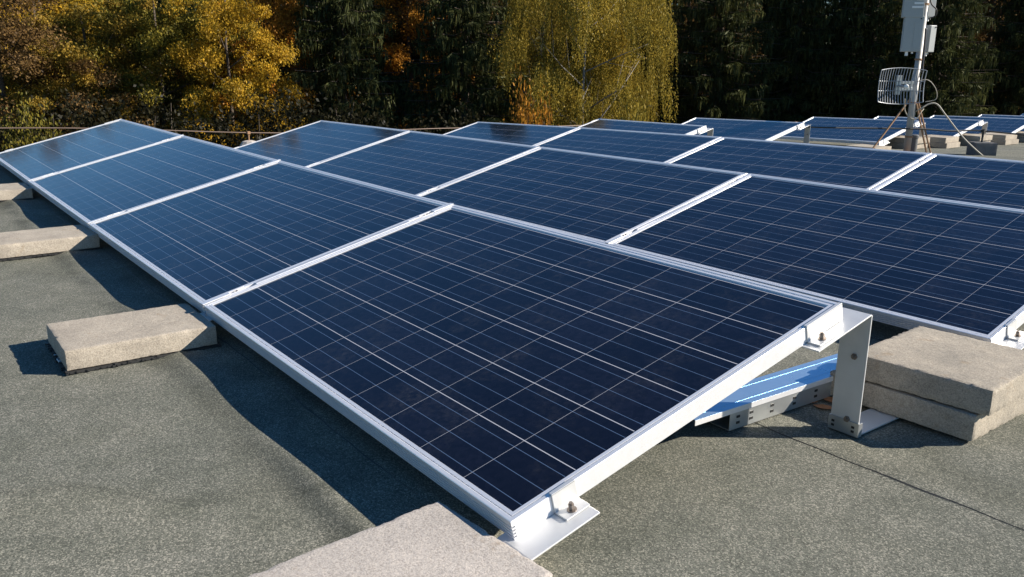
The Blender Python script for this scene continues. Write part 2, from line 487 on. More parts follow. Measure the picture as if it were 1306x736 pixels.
# the building under the roof
bld = empty('building', ((RX0 + RX1) / 2, (RY0 + RY1) / 2, -4.6))
tag(bld, 'low flat-roofed building that carries the solar panels', 'building')
ox, oy, oz = bld.location
mb = MB(); mb.box(RX0 + 0.12 - ox, RX1 - 0.12 - ox, RY0 + 0.12 - oy, RY1 - 0.12 - oy, 0, 3.75)
mb.build('wall', MAT['render_wall'], bld)
mb = MB()
n_ = 24
def strip_edge(p0, p1, out):
    vs = []
    for i in range(n_ + 1):
        t = i / n_
        x = p0[0] + (p1[0] - p0[0]) * t; y = p0[1] + (p1[1] - p0[1]) * t
        z = float(smooth_z(np.float64(x), np.float64(y))) - RH - 0.004
        for a, b in ((0, 0), (out[0], out[1])):
            vs.append((x + a - ox, y + b - oy, z - oz)); vs.append((x + a - ox, y + b - oy, z - 0.28 - oz))
    fs = []
    for i in range(n_):
        a = 4 * i; b = a + 4
        fs += [(a, b, b + 2, a + 2), (a + 2, b + 2, b + 3, a + 3), (a + 1, b + 1, b, a), (a + 1, a + 3, b + 3, b + 1)]
    mb.add(vs, fs)
strip_edge((RX0, RY0), (RX0, RY1), (-0.03, 0)); strip_edge((RX1, RY0), (RX1, RY1), (0.03, 0))
strip_edge((RX0, RY1), (RX1, RY1), (0, 0.03)); strip_edge((RX0, RY0), (RX1, RY0), (0, -0.03))
mb.build('roof_edge_trim', MAT['galv'], bld)

# ------------------------------------------------------------------ terrain
def P(px, depth, z=0.0):
    """point in the direction of a picture column at a depth along the view, for laying out the forest"""
    h = Vector((-math.sin(YAW), math.cos(YAW), 0)) + rgt * ((px - 653) / FOC)
    return Vector((CAM.x, CAM.y, 0)) + h * depth + Vector((0, 0, z))
fh = Vector((-math.sin(YAW), math.cos(YAW)))
def terr(x, y):
    d = (x - CAM.x) * fh.x + (y - CAM.y) * fh.y
    return -4.6 + 0.06 * np.clip(d - 20, 0, 40) + 0.25 * np.sin(0.21 * x + 1) * np.sin(0.17 * y)
tx = np.arange(-130, 131, 2.5)
X, Y = np.meshgrid(tx, tx)
far = 1000.0
Xs = X.copy(); Ys = Y.copy()
Xs[:, 0] = -far; Xs[:, -1] = far; Ys[0, :] = -far; Ys[-1, :] = far
Z = terr(X, Y)
n = len(tx); idx = np.arange(n * n).reshape(n, n)
F = np.stack([idx[:-1, :-1], idx[:-1, 1:], idx[1:, 1:], idx[1:, :-1]], -1).reshape(-1, 4)
tag(fast_mesh('terrain', np.stack([Xs, Ys, Z], -1).reshape(-1, 3), F, MAT['ground'], smooth=True), kind='structure')

# ------------------------------------------------------------------ solar panel
def ring_sweep(prof, L_, S_):
    """closed profile (inset d, w) swept round the rectangle x -L..0, y 0..S with mitred corners"""
    mb = MB(); m = len(prof)
    for d, w in prof:
        e = 0.0 if d == RIB else d          # the ribs run along the long sides only
        mb.v += [(-L_ + e, d, w), (-e, d, w), (-e, S_ - d, w), (-L_ + e, S_ - d, w)]
    for i in range(m):
        j = (i + 1) % m
        for k in range(4):
            l = (k + 1) % 4
            mb.f.append((i * 4 + k, i * 4 + l, j * 4 + l, j * 4 + k))
    return mb
outer = []
RIB = 0.0070
for w in (-0.0345, -0.0275, -0.0205, -0.0135):
    outer += [(0.0, w - 0.0019), (RIB, w - 0.0016), (RIB, w + 0.0016), (0.0, w + 0.0019)]
frame_prof = [(0.0, -0.040)] + outer + [(0.0, -0.0012), (0.0008, -0.0002), (0.0016, 0.0), (0.0095, 0.0), (0.0108, -0.0010), (0.0110, -0.0045), (0.0132, -0.0045),
              (0.0134, -0.0010), (0.0210, -0.0010), (0.0216, -0.0016), (0.0216, -0.0095), (0.0110, -0.0095), (0.0095, -0.0110), (0.0095, -0.0375), (0.028, -0.0375), (0.028, -0.040)]
def make_panel():
    root = empty('solar_panel')
    ring_sweep(frame_prof, PL, PS).build('frame', MAT['alu'], root)
    mb = MB(); mb.box(-PL + 0.0150, -0.0150, 0.0150, PS - 0.0150, -0.0088, -0.0042)
    mb.build('cell_sheet', MAT['cells'], root)
    mb = MB(); mb.box(-PL / 2 - 0.06, -PL / 2 + 0.06, PS - 0.17, PS - 0.06, -0.034, -0.0092)
    mb.build('junction_box', MAT['black'], root, bevel=0.003)
    return root

# ------------------------------------------------------------------ mounts (local origin: joint centre, lower edge of the panels, z = panel top)
ct, st = math.cos(TILT), math.sin(TILT)
def pv(v, w):      # slope coordinates -> (y, z)
    return (v * ct - w * st, v * st + w * ct)
def arc(c, r, a0, a1, n=5):
    return [(c[0] + r * math.cos(R(a0 + (a1 - a0) * i / n)), c[1] + r * math.sin(R(a0 + (a1 - a0) * i / n))) for i in range(n + 1)]
SLOPE = Matrix.Rotation(TILT, 4, 'X')
def bolt(mb, x, v, w, up=0.012, r=0.0055, washer=0.009):
    b = SLOPE @ Vector((x, v, w))
    nrm = SLOPE.to_3x3() @ Vector((0, 0, 1))
    mb.tube([b, b + nrm * 0.0018], washer, 12)
    mb.tube([b + nrm * 0.0018, b + nrm * up], r, 6)
    mb.tube([b + nrm * up, b + nrm * (up + 0.004)], r * 0.62, 8)

def make_mount(kind):
    """kind: 'mid' between two panels, 'near' / 'far' at the end of a row"""
    root = empty('panel_mount')
    if kind == 'near': x0, x1 = -0.032, 0.062
    elif kind == 'far': x0, x1 = -0.062, 0.032
    else: x0, x1 = -0.050, 0.050
    g = -RH + 0.002
    th = 0.004
    # front foot: flange below the frames, bent down to a flat ballast rail
    a = pv(0.205 if kind == 'mid' else 0.150, -0.0405); b = pv(-0.012, -0.0405)
    prof = [(-0.44, g + 0.008), (-0.10, g + 0.008), (-0.085, g + 0.010), (b[0] - 0.020, b[1] - 0.014), (b[0] - 0.010, b[1] - 0.005), b, a]
    MB().sheet(prof, th, x0, x1).build('front_foot', MAT['alu_sheet'], root, bevel=0.0015)
    # rear leg: flange, rounded bend, upright, foot
    if kind == 'near': x1 = 0.044
    elif kind == 'far': x0 = -0.044
    yb = 1.030
    rb = 0.009
    a = pv(0.838, -0.0405); q = pv(1.0, -0.0405)
    b = (yb - rb + 0.002, q[1] + (yb - rb + 0.002 - q[0]) * st / ct)
    cen = (b[0] + rb * st - 0.002, b[1] - rb * ct)
    prof = [a, b] + [(cen[0] + rb * math.cos(R(t_)), cen[1] + rb * math.sin(R(t_))) for t_ in (80, 55, 30, 5)]
    prof[-1] = (yb, prof[-1][1])
    prof += [(yb, g + 0.012), (yb + 0.003, g + 0.006), (yb + 0.010, g + 0.003), (yb + 0.19, g + 0.003)]
    leg = MB().sheet(prof, th, x0, x1).build('rear_leg', MAT['alu_sheet'], root, bevel=0.0012)
    for zz in (0.10, -0.062):
        mbb = MB()
        mbb.tube([(x0 + 0.045, yb - th, zz), (x0 + 0.045, yb - th - 0.004, zz)], 0.008, 6)
        mbb.tube([(x0 + 0.045, yb - th - 0.004, zz), (x0 + 0.045, yb - th - 0.009, zz)], 0.0045, 10)
        mbb.build('bolt', MAT['steel_bolt'], leg)
    # galvanised clip at the foot of the leg
    mb = MB()
    mb.box(x0 - 0.003, x1 + 0.003, yb - th - 0.0035, yb - th - 0.0005, g - 0.002, g + 0.034)
    mb.box(x1 + 0.0005, x1 + 0.003, yb - th - 0.0005, yb + 0.010, g - 0.002, g + 0.034)
    mb.box(x0 - 0.003, x0 - 0.0005, yb - th - 0.0005, yb + 0.010, g - 0.002, g + 0.034)
    clip = mb.build('clip', MAT['galv'], root, bevel=0.0008)
    for xx in (x0 + 0.010, x1 - 0.012):
        for zz in (g + 0.010, g + 0.021):
            mb = MB(); mb.box(xx - 0.004, xx + 0.004, yb - th - 0.0043, yb - th - 0.0036, zz - 0.003, zz + 0.003)
            mb.build('slot', MAT['black'], clip)
    # clamps
    if kind == 'mid':
        # cover strip in the joint, with a clamp and its bolt near each end
        mb = MB()
        mb.box(-0.0085, 0.0085, 0.185, 0.800, -0.030, 0.0012, SLOPE)
        strip = mb.build('cover_strip', MAT['alu'], root, bevel=0.001)
        mb = MB(); mb.box(-0.0035, -0.0023, 0.188, 0.797, 0.0013, 0.0016, SLOPE)
        mb.build('slot', MAT['black'], strip)
        for (va, vb, vc) in ((-0.002, 0.092, 0.118), (0.905, 0.996, 0.880)):
            mb = MB()
            mb.box(-0.0115, 0.0115, va, vb, 0.0010, 0.0042, SLOPE)
            lo, hi = (vb, vb + 0.055) if vb < 0.5 else (va - 0.055, va)
            mb.box(-0.0115, -0.0085, lo, hi, -0.024, 0.0036, SLOPE)
            mb.box(0.0080, 0.0105, lo, hi, -0.024, 0.0016, SLOPE)
            mb.box(-0.0085, 0.0080, lo, hi, -0.026, -0.022, SLOPE)
            cl = mb.build('clamp', MAT['alu'], root, bevel=0.0008)
            mb2 = MB(); bolt(mb2, 0.0, vc, -0.022, 0.020, 0.006, 0.008)
            mb2.build('bolt', MAT['steel_bolt'], cl)
    else:
        s = 1 if kind == 'near' else -1
        for (va, vb, vbolt) in ((0.093, 0.150, 0.118), (0.855, 0.992, 0.883)):
            mb = MB()
            e = 0.0008
            xs = sorted((s * e, s * (e + 0.003)))
            mb.box(xs[0], xs[1], va, vb, -0.0385, 0.0035, SLOPE)               # upright against the frame
            xs2 = sorted((s * (-0.006), s * (e + 0.003)))
            mb.box(xs2[0], xs2[1], va + 0.0005, vb - 0.0005, 0.0005, 0.0032, SLOPE)  # lip over the frame
            xs3 = sorted((s * (e + 0.003), s * 0.036))
            mb.box(xs3[0], xs3[1], va, min(vb, va + 0.06), -0.0395, -0.0360, SLOPE)  # foot on the flange
            cl = mb.build('clamp', MAT['alu_sheet'], root, bevel=0.0008)
            mb2 = MB(); bolt(mb2, s * 0.022, vbolt, -0.0362, 0.013, 0.006, 0.0095)
            mb2.build('bolt', MAT['steel_bolt'], cl)
    return root

proto_panel = make_panel()
proto_mount = {k: make_mount(k) for k in ('mid', 'near', 'far')}
used = {'panel': False, 'mid': False, 'near': False, 'far': False}
def place(kind, proto):
    if used[kind]: return copy_tree(proto)
    used[kind] = True
    return proto

row_name = ['front row', 'second row', 'third row']
ordn = ['nearest', 'second', 'third', 'farthest']
lone = ['lone solar panel just behind the far end of the third row',
        'lone solar panel second behind the third row, black cable starting at its leg',
        'lone solar panel directly behind the foot of the antenna mast',
        'lone solar panel just right of the mast, behind two stacked beige slabs',
        'lone solar panel behind the dark block with the cable post',
        'far lone solar panel at the right edge, second from the last',
        'farthest lone solar panel at the right edge of the roof']
lonem = ['lone panel just behind the third row', 'lone panel where the black cable starts', 'lone panel behind the antenna mast',
         'lone panel just right of the mast', 'lone panel behind the dark post block', 'second-last lone panel at the right', 'farthest lone panel']
STEP = PL + GAPX
def set_on_row(o, i, x, tilt):
    z = zrow(i, x); dz = (zrow(i, x + 0.05) - zrow(i, x - 0.85)) / 0.9
    o.location = (x, ROWS_Y[i], z)
    o.rotation_euler = (tilt, -math.atan(dz), 0)
for i in range(10):
    ks = range(4) if i < 3 else [3]
    tilt_i = TILT + [0, 0.0068, 0.0067][i] if i < 3 else TILT
    for k in ks:
        o = place('panel', proto_panel)
        x = -k * STEP
        z = zrow(i, x); z2 = zrow(i, x - PL)
        o.location = (x, ROWS_Y[i], z)
        o.rotation_euler = (tilt_i, -math.atan((z - z2) / PL), 0)
        if i < 3:
            lab = '%s solar panel of the %s, dark blue cells in a silver frame' % (ordn[k], row_name[i])
            tag(o, lab, 'solar panel', 'solar panels in three tilted rows')
        else:
            tag(o, lone[i - 3], 'solar panel', 'lone solar panels beyond the third row')
    joints = range(5) if i < 3 else [3, 4]
    for j in joints:
        first, last = j == joints[0], j == joints[-1]
        kind = 'near' if first else ('far' if last else 'mid')
        o = place(kind, proto_mount[kind])
        x = -j * STEP + (0 if first else GAPX if last else GAPX / 2)
        o.location = (x, ROWS_Y[i], zrow(i, x))
        if i < 3:
            if first: lab = 'aluminium mount at the near open end of the %s' % row_name[i]
            elif last: lab = 'aluminium mount at the far end of the %s' % row_name[i]
            else: lab = 'aluminium mount between the %s and %s panel of the %s' % (ordn[j - 1], ordn[j], row_name[i])
        else:
            lab = 'aluminium mount at the %s end of the %s' % ('near' if first else 'far', lonem[i - 3])
        tag(o, lab, 'mount', 'aluminium mounts under the solar panels')

# ------------------------------------------------------------------ concrete slabs
def slab_mesh(name, lx, ly, lz, mat, seed, rough=0.0020, chip=0.0085):
    r = np.random.default_rng(seed)
    st_ = 0.0065 if seed < 40 else 0.02
    ax = np.linspace(-lx / 2, lx / 2, max(3, int(lx / st_))); ay = np.linspace(-ly / 2, ly / 2, max(3, int(ly / st_))); az = np.linspace(0, lz, max(4, int(lz / st_)))
    bm = bmesh.new(); vm = {}
    def vert(i, j, k):
        key = (i, j, k)
        if key not in vm: vm[key] = bm.verts.new((ax[i], ay[j], az[k]))
        return vm[key]
    nx_, ny_, nz_ = len(ax) - 1, len(ay) - 1, len(az) - 1
    for i in range(nx_):
        for j in range(ny_):
            for k in (0, nz_): bm.faces.new([vert(i, j, k), vert(i + 1, j, k), vert(i + 1, j + 1, k), vert(i, j + 1, k)])
    for i in range(nx_):
        for k in range(nz_):
            for j in (0, ny_): bm.faces.new([vert(i, j, k), vert(i + 1, j, k), vert(i + 1, j, k + 1), vert(i, j, k + 1)])
    for j in range(ny_):
        for k in range(nz_):
            for i in (0, nx_): bm.faces.new([vert(i, j, k), vert(i, j + 1, k), vert(i, j + 1, k + 1), vert(i, j, k + 1)])
    bmesh.ops.recalc_face_normals(bm, faces=bm.faces)
    bm.normal_update()
    for e_ in bm.edges:
        if len(e_.link_faces) == 2 and e_.link_faces[0].normal.dot(e_.link_faces[1].normal) < 0.5: e_.smooth = False
    from mathutils import noise as mn
    off = Vector((seed * 3.1, seed * 1.7, seed * 0.9))
    for (i, j, k), v in vm.items():
        p = v.co.copy()
        edge = (i in (0, nx_)) + (j in (0, ny_)) + (k in (0, nz_))
        d = Vector((p.x / lx, p.y / ly, (p.z - lz / 2) / lz))
        nn = mn.noise(p * 28 + off); n2 = mn.noise(p * 90 + off)
        mv = Vector(((i == nx_) - (i == 0), (j == ny_) - (j == 0), (k == nz_) - (k == 0)))
        if mv.length: mv.normalize()
        a = rough * (nn * 0.45 + n2 * 0.4)
        if edge >= 2: a -= 0.0012 + chip * max(0, mn.noise(p * 58 + off * 2) - 0.10) + chip * 0.22 * abs(mn.noise(p * 120 + off))
        elif n2 > 0.42: a -= rough * 4.5 * (n2 - 0.42)      # pits
        if k == 0: mv.z *= 0.2
        v.co += mv * a
    me = bpy.data.meshes.new(name); bm.to_mesh(me); bm.free()
    for p_ in me.polygons: p_.use_smooth = True
    me.materials.append(mat)
    o = bpy.data.objects.new(name, me); COL.objects.link(o)
    return o

def slab(label, lx, ly, lz, x, y, z, rz, mat, seed, group, cat='paver', rough=0.0016):
    o = slab_mesh('concrete_slab', lx, ly, lz, MAT[mat], seed, rough)
    o.location = (x, y, z); o.rotation_euler = (0, 0, R(rz))
    return tag(o, label, cat, group)
G1 = 'ballast slabs along the front row'
SZ = 0.060
def mat_pad(label, lx, ly, x, y, rz, seed):
    r = random.Random(seed)
    mb = MB()
    mb.box(-lx / 2, lx / 2, -ly / 2, ly / 2, 0, 0.007)
    for _ in range(int(260)):      # frayed crumb edge
        s = r.choice((0, 1, 2, 3)); t = r.uniform(-0.5, 0.5)
        px, py = [(lx / 2, t * ly), (-lx / 2, t * ly), (t * lx, ly / 2), (t * lx, -ly / 2)][s]
        q = r.uniform(0.002, 0.005); px += r.uniform(-.003, .003); py += r.uniform(-.003, .003); zz = r.uniform(0.0, 0.006)
        mb.box(px - q, px + q, py - q, py + q, zz, zz + q)
    o = mb.build('rubber_mat', MAT['black'])
    o.location = (x, y, roof_z(x, y) + 0.001); o.rotation_euler = (0, 0, R(rz))
    tag(o, label, 'mat', 'rubber mats under the ballast slabs')
FB = RH - 0.0125          # underside of a slab lying on a ballast rail, below the panels' lower edge
slab('pale concrete slab at the bottom edge of the photo, below the nearest panel corner', 0.318, 0.43, 0.060, -0.010, -0.236, zrow(0, 0) - FB, 4.0, 'concrete_pale', 11, G1, rough=0.0006)
names = ['beige concrete slab standing fully in view left of the front row, nearest of three',
         'middle beige concrete slab of the three left of the front row, its end cut by the photo edge',
         'farthest beige concrete slab left of the front row, at the left photo edge']
pads = ['black rubber mat under the beige slab fully in view', 'black rubber mat under the middle beige slab on the left', 'black rubber mat under the farthest beige slab on the left']
for q, (xj, dx, dy, rz) in enumerate(((-1.660, 0.0, -0.222, -1.0), (-3.330, 0.01, -0.205, 1.5), (-4.999, -0.01, -0.215, -1.5))):
    slab(names[q], 0.315, 0.425, SZ, xj + dx, dy, zrow(0, xj) - FB, rz, 'concrete', 21 + q, G1)
    mat_pad(pads[q], 0.325, 0.43, xj + dx, dy, rz, q)
# stack between the first and second row, at the near end
zb = roof_z(0.0, 1.4)
G2 = 'stacked slabs between the first and second row'
slab('lower slab of the two-slab stack right of the upright bracket', 0.386, 0.41, 0.066, 0.035, 1.410, zb + 0.012, 1.0, 'concrete_grey', 31, G2)
slab('upper slab of the two-slab stack right of the upright bracket', 0.352, 0.385, 0.066, 0.069, 1.402, zb + 0.0825, 3.5, 'concrete_grey', 32, G2)
slab('broken piece of concrete slab peeking out left of the upright bracket', 0.050, 0.12, 0.034, -0.135, 1.285, zb + 0.0795, 8.0, 'concrete_grey', 33, G2, 'concrete piece')
mat_pad('black rubber mat under the two-slab stack', 0.30, 0.34, 0.06, 1.44, 1.0, 9)
# stacks of two slabs at the ends of the far lone panels
G3 = 'stacked slabs at the lone panels'
whr = ['in the gap before the second lone panel', 'behind the leg where the black cable starts', 'just right of the antenna mast struts', 'behind the dark block with the cable post',
       'before the second-last lone panel at the right', 'before the farthest lone panel at the right']
for i in (3, 5, 6, 7, 8):
    x = -5.009 + 0.03; y = ROWS_Y[i] + 1.45
    z = roof_z(x, y) + 0.012
    slab('lower of two stacked slabs %s' % whr[i - 3], 0.40, 0.40, 0.07, x + 0.02, y, z, 2 * (i % 3) - 2, 'concrete', 40 + 2 * i, G3)
    slab('upper of two stacked slabs %s' % whr[i - 3], 0.40, 0.39, 0.07, x - 0.01, y + 0.01, z + 0.0715, 3 - i % 4, 'concrete', 41 + 2 * i, G3)
whs = ['just left of the mast foot', 'right of the beige cable arch', 'at the right photo edge']
for i in range(5, 8):
    x = -5.009 - 0.03; y = ROWS_Y[i] + 0.72
    z = roof_z(x, y) + 0.012
    slab('lower of two shaded slabs under the raised panel end %s' % whs[i - 5], 0.40, 0.40, 0.07, x, y, z, 2 * (i % 3) - 2, 'concrete', 60 + 2 * i, G3)
    slab('upper of two shaded slabs under the raised panel end %s' % whs[i - 5], 0.40, 0.39, 0.07, x + 0.02, y + 0.01, z + 0.0715, 3 - i % 4, 'concrete', 61 + 2 * i, G3)
slab('single flat slab under the low corner of the panel behind the mast', 0.40, 0.40, 0.05, -5.03, ROWS_Y[5] - 0.20, roof_z(-5.03, ROWS_Y[5] - 0.2) + 0.008, 1.0, 'concrete', 58, G3)

# ------------------------------------------------------------------ cable tray under the front row
tray = empty('cable_tray', (-0.163, 0.70, roof_z(-0.2, 0.9)))
tag(tray, 'perforated steel cable tray with a lid tinted blue to imitate mirrored sky under the nearest panel', 'cable tray')
mb = MB()
h, w, L_ = 0.062, 0.100, 0.68
mb.box(-w, 0, 0.095, L_, 0.004, 0.006); mb.box(-0.0015, 0, 0.095, L_, 0.006, h); mb.box(-w, -w + 0.0015, 0.095, L_, 0.006, h)
mb.build('tray_body', MAT['galv'], tray)
for y in (0.125, 0.175, 0.255, 0.345, 0.435, 0.525):
    for zz in (0.020, 0.036):
        mb = MB(); mb.box(-0.0010, 0.0012, y - 0.006, y + 0.006, zz - 0.0032, zz + 0.0032)
        mb.build('slot', MAT['black'], tray)
mb = MB()
mb.box(-w - 0.003, 0.003, -0.03, L_ + 0.01, h + 0.0005, h + 0.0022)
for xa in (-0.022, -w + 0.018): mb.box(xa, xa + 0.0022, -0.03, L_ + 0.01, h + 0.0020, h + 0.0025)
lid = mb.build('lid', MAT['lid'], tray)
for xa, xb in ((0.0015, 0.0032), (-w - 0.0032, -w - 0.0015)):
    mb = MB(); mb.box(xa, xb, -0.032, L_ + 0.012, h - 0.012, h + 0.0021); mb.build('lid_edge', MAT['alu'], lid)
tray.rotation_euler = (0, 0, R(-2.0))

# dry leaves by the tray end
def leaf(x, y, rz, s, label):
    z = roof_z(x, y)
    mb = MB(); pts = [(0, -1), (0.45, -0.55), (0.6, 0.1), (0.35, 0.6), (0, 1), (-0.35, 0.6), (-0.6, 0.1), (-0.45, -0.55)]
    vs = [(a * s, b * s, 0.002 + 0.25 * s * (a * a + 0.5 * abs(b) ** 2)) for a, b in pts] + [(0, 0, 0.002)]
    vs += [(a, b, c + 0.0008) for a, b, c in vs]
    fs = []
    for q in range(8):
        r_ = (q + 1) % 8
        fs += [(8, r_, q), (17, 9 + q, 9 + r_), (q, r_, 9 + r_, 9 + q)]
    mb.add(vs, fs)
    o = mb.build('dry_leaf', MAT['leafdry']); o.location = (x, y, z + 0.001); o.rotation_euler = (0, 0, rz)
    tag(o, label, 'leaf', 'dry leaves by the cable tray')
leaf(-0.165, 1.145, 0.7, 0.030, 'rust brown dry leaf at the foot of the broken slab piece')
leaf(-0.115, 1.125, 2.1, 0.026, 'rust brown dry leaf nearest the upright bracket')
leaf(-0.135, 1.185, 1.3, 0.028, 'rust brown dry leaf tucked under the lower stacked slab')

# ------------------------------------------------------------------ lightning wire along the far roof edge
XW = -7.55
ysw = np.arange(-3.0, 17.5, 0.25)
def wire_z(y): return float(smooth_z(np.float64(XW), np.float64(max(y, 0.0)))) - RH + 0.235 + 0.012 * math.sin(1.9 * y)
mb = MB(); mb.tube([(XW, y, wire_z(y)) for y in ysw], 0.0060, 6)
tag(mb.build('lightning_rod_wire', MAT['copper'], smooth=True), 'thin brown lightning conductor wire running along the far roof edge', 'wire')
for q, (y, lab) in enumerate(((-1.0, 'pale concrete foot holding the roof edge wire, outside the left photo edge'), (2.36, 'pale concrete foot holding the roof edge wire, seen between first and second row'), (6.0, 'concrete foot of the roof edge wire hidden behind the third row'), (11.55, 'concrete foot of the roof edge wire between two lone panels'))):
    t = empty('wire_holder', (XW, y, roof_z(XW, y)))
    tag(t, lab, 'wire holder', 'concrete feet of the roof edge wire')
    mb = MB(); vs = []
    for (zz, s) in ((0, 0.095), (0.09, 0.085), (0.135, 0.06), (0.145, 0.03)):
        for k in range(10):
            a = 2 * math.pi * k / 10; vs.append((s * math.cos(a) * (1 + 0.06 * math.sin(5 * a + q)), s * math.sin(a) * 1.15, zz))
    fs = [(r_ * 10 + k, r_ * 10 + (k + 1) % 10, r_ * 10 + 10 + (k + 1) % 10, r_ * 10 + 10 + k) for r_ in range(3) for k in range(10)] + [tuple(range(30, 40)), tuple(range(9, -1, -1))]
    mb.add(vs, fs); mb.build('foot', MAT['concrete_pale'], t)
    hz = wire_z(y) - roof_z(XW, y)
    mb = MB(); mb.tube([(0, 0, 0.14), (0, 0, hz - 0.004)], 0.008, 6); mb.box(-0.016, 0.016, -0.014, 0.014, hz - 0.014, hz + 0.014)
    mb.build('post', MAT['rust'], t)

# ------------------------------------------------------------------ antenna mast
MX, MY = -4.40, 9.32
MZ = roof_z(MX, MY)
mast = empty('antenna_mast', (MX, MY, MZ))
tag(mast, 'grey tubular antenna mast rising from the roof, carrying white boxes and a grid antenna', 'mast')
mb = MB(); mb.tube([(0, 0, 0), (0, 0, 0.9), (0, 0, 0.905), (0, 0, 3.4)], [0.040, 0.040, 0.034, 0.034], 16)
mb.build('pole', MAT['mast'], mast, smooth=True)
mb = MB(); mb.box(-0.16, 0.16, -0.16, 0.16, 0.0, 0.02); mb.build('base_plate', MAT['rust'], mast, bevel=0.003)
rv = rgt; bk = Vector((-fh.x, -fh.y, 0))       # towards the right of the picture / towards the viewer
def strut(a, b, r, m): 
    mb = MB(); mb.tube([a, b], r, 8); return mb.build('strut', MAT[m], mast)
strut(Vector((0, 0, 0.66)) - rv * 0.035, -rv * 0.56 + bk * 0.25 + Vector((0, 0, 0.02)), 0.011, 'rust')
strut(Vector((0, 0, 0.60)) + rv * 0.030 + bk * 0.03, rv * 0.235 + bk * 0.03 + Vector((0, 0, 0.0)), 0.011, 'rust')
strut(Vector((0, 0, 0.62)) + rv * 0.055 + bk * 0.02, rv * 0.285 + bk * 0.03 + Vector((0, 0, 0.0)), 0.010, 'rust')
mb = MB()
for zz in (0.20, 0.60, 1.10, 1.72): mb.tube([(0, 0, zz), (0, 0, zz + 0.02)], 0.0435, 14)
mb.build('hose_clamp', MAT['rust'], mast)

def on_mast(px, py, back=0.0):
    """local position near the mast seen at picture point px, py"""
    d = fwd + r2 * ((px - 653) / FOC) - u2 * ((py - 368) / FOC)
    base = Vector((MX, MY, 0)) + bk * back
    nrm = Vector((fh.x, fh.y, 0))
    t = (base - CAM).dot(nrm) / d.dot(nrm)
    return CAM + d * t
yawv = math.atan2(rgt.y, rgt.x)
# grid antenna
ctr = on_mast(1151, 110, 0.27)
ga = empty('grid_antenna', ctr, (0, 0, yawv + 0.10))
tag(ga, 'grey barred grid parabolic antenna clamped low on the mast', 'antenna')
gw, gh = 0.275, 0.205
def dishz(u, v): return 0.055 * ((u / gw) ** 2 + 0.6 * (v / gh) ** 2)     # bars bow towards the viewer at the rim
def half_h(u): return gh * (1 - 0.13 * (u / gw) ** 2)
mb = MB()
for q in range(17):
    u = -gw + 2 * gw * q / 16
    hh = half_h(u)
    mb.tube([(u, -dishz(u, v) + 0.08, v) for v in np.linspace(-hh, hh, 9)], 0.0046, 6)
mb.build('bars', MAT['grid'], ga)
mb = MB()
for f_ in (1.0, -1.0): mb.tube([(u, -dishz(u, f_ * half_h(u)) + 0.08, f_ * half_h(u)) for u in np.linspace(-gw, gw, 13)], 0.0050, 6)
for f_ in (0.27, -0.27): mb.tube([(u, -dishz(u, f_ * gh) + 0.085, f_ * gh) for u in np.linspace(-gw * 1.03, gw * 1.03, 13)], 0.0050, 6)
for f_ in (1.0, -1.0):
    mb.tube([(f_ * gw, -dishz(gw, v) + 0.08, v) for v in np.linspace(-half_h(gw), half_h(gw), 9)], 0.0052, 6)
mb.build('rim', MAT['grid'], ga)
mb = MB(); mb.tube([(0, 0.09, 0), (-0.02, -0.07, 0), (-0.03, -0.13, 0)], [0.014, 0.012, 0.012], 10); mb.build('feed_arm', MAT['grid'], ga)
mb = MB(); mb.tube([(-0.03, -0.125, 0), (-0.034, -0.15, 0), (-0.036, -0.17, 0)], [0.02, 0.026, 0.014], 12); mb.build('feed', MAT['white_plastic'], ga)
mb = MB(); mb.box(-0.03, 0.03, 0.085, 0.11, -0.10, 0.12); mb.box(-0.02, 0.20, 0.11, 0.135, 0.02, 0.05); mb.box(-0.02, 0.20, 0.11, 0.135, -0.05, -0.02); mb.box(0.17, 0.20, 0.135, 0.24, -0.05, 0.05)
mb.build('bracket', MAT['galv'], ga, bevel=0.003)

def enclosure(name, label, c, w, h, d, rz, parts, group='boxes clamped to the mast'):
    t = empty(name, c, (0, R(0), rz))
    tag(t, label, 'antenna box', group)
    mb = MB(); mb.box(-w / 2, w / 2, 0.012, d, -h / 2, h / 2); mb.build('housing', MAT['box_plastic'], t, bevel=0.006)
    mb = MB(); mb.box(-w / 2 + 0.002, w / 2 - 0.002, -0.004, 0.0115, -h / 2 + 0.002, h / 2 - 0.002); cv = mb.build('cover', MAT['box_plastic'], t, bevel=0.005)
    if 'louvre' in parts:
        mb = MB()
        for q in range(5):
            mb.box(-w * 0.10 + 0.02 * q, w * 0.42, -0.010, -0.0045, -h * 0.30 + 0.042 * q, -h * 0.30 + 0.042 * q + 0.022)
        mb.build('louvre', MAT['white_plastic'], cv)
    if 'ridge' in parts:
        mb = MB(); mb.box(w * 0.02, w * 0.44, -0.008, -0.0045, -h * 0.44, h * 0.36); mb.build('ridge', MAT['box_plastic'], cv, bevel=0.003)
    mb = MB(); mb.tube([(w * 0.32, -0.0045, h * 0.43), (w * 0.32, -0.011, h * 0.43)], 0.008, 10); mb.build('screw', MAT['black'], cv)
    mb = MB(); mb.tube([(-w * 0.18, d * 0.5, -h / 2), (-w * 0.18, d * 0.5, -h / 2 - 0.045)], 0.017, 10); mb.tube([(w * 0.1, d * 0.5, -h / 2), (w * 0.1, d * 0.5, -h / 2 - 0.02)], 0.012, 10)
    mb.build('cable_gland', MAT['white_plastic'], t)
    mb = MB(); mb.box(-0.03, 0.03, d, d + 0.02, -h * 0.3, h * 0.3); mb.build('back_plate', MAT['galv'], t)
    return t
enclosure('antenna_box', 'large white box with a sloped cover, midway up the mast', on_mast(1164.5, 43.5, 0.13), 0.215, 0.395, 0.07, yawv - 0.18, ('ridge',))
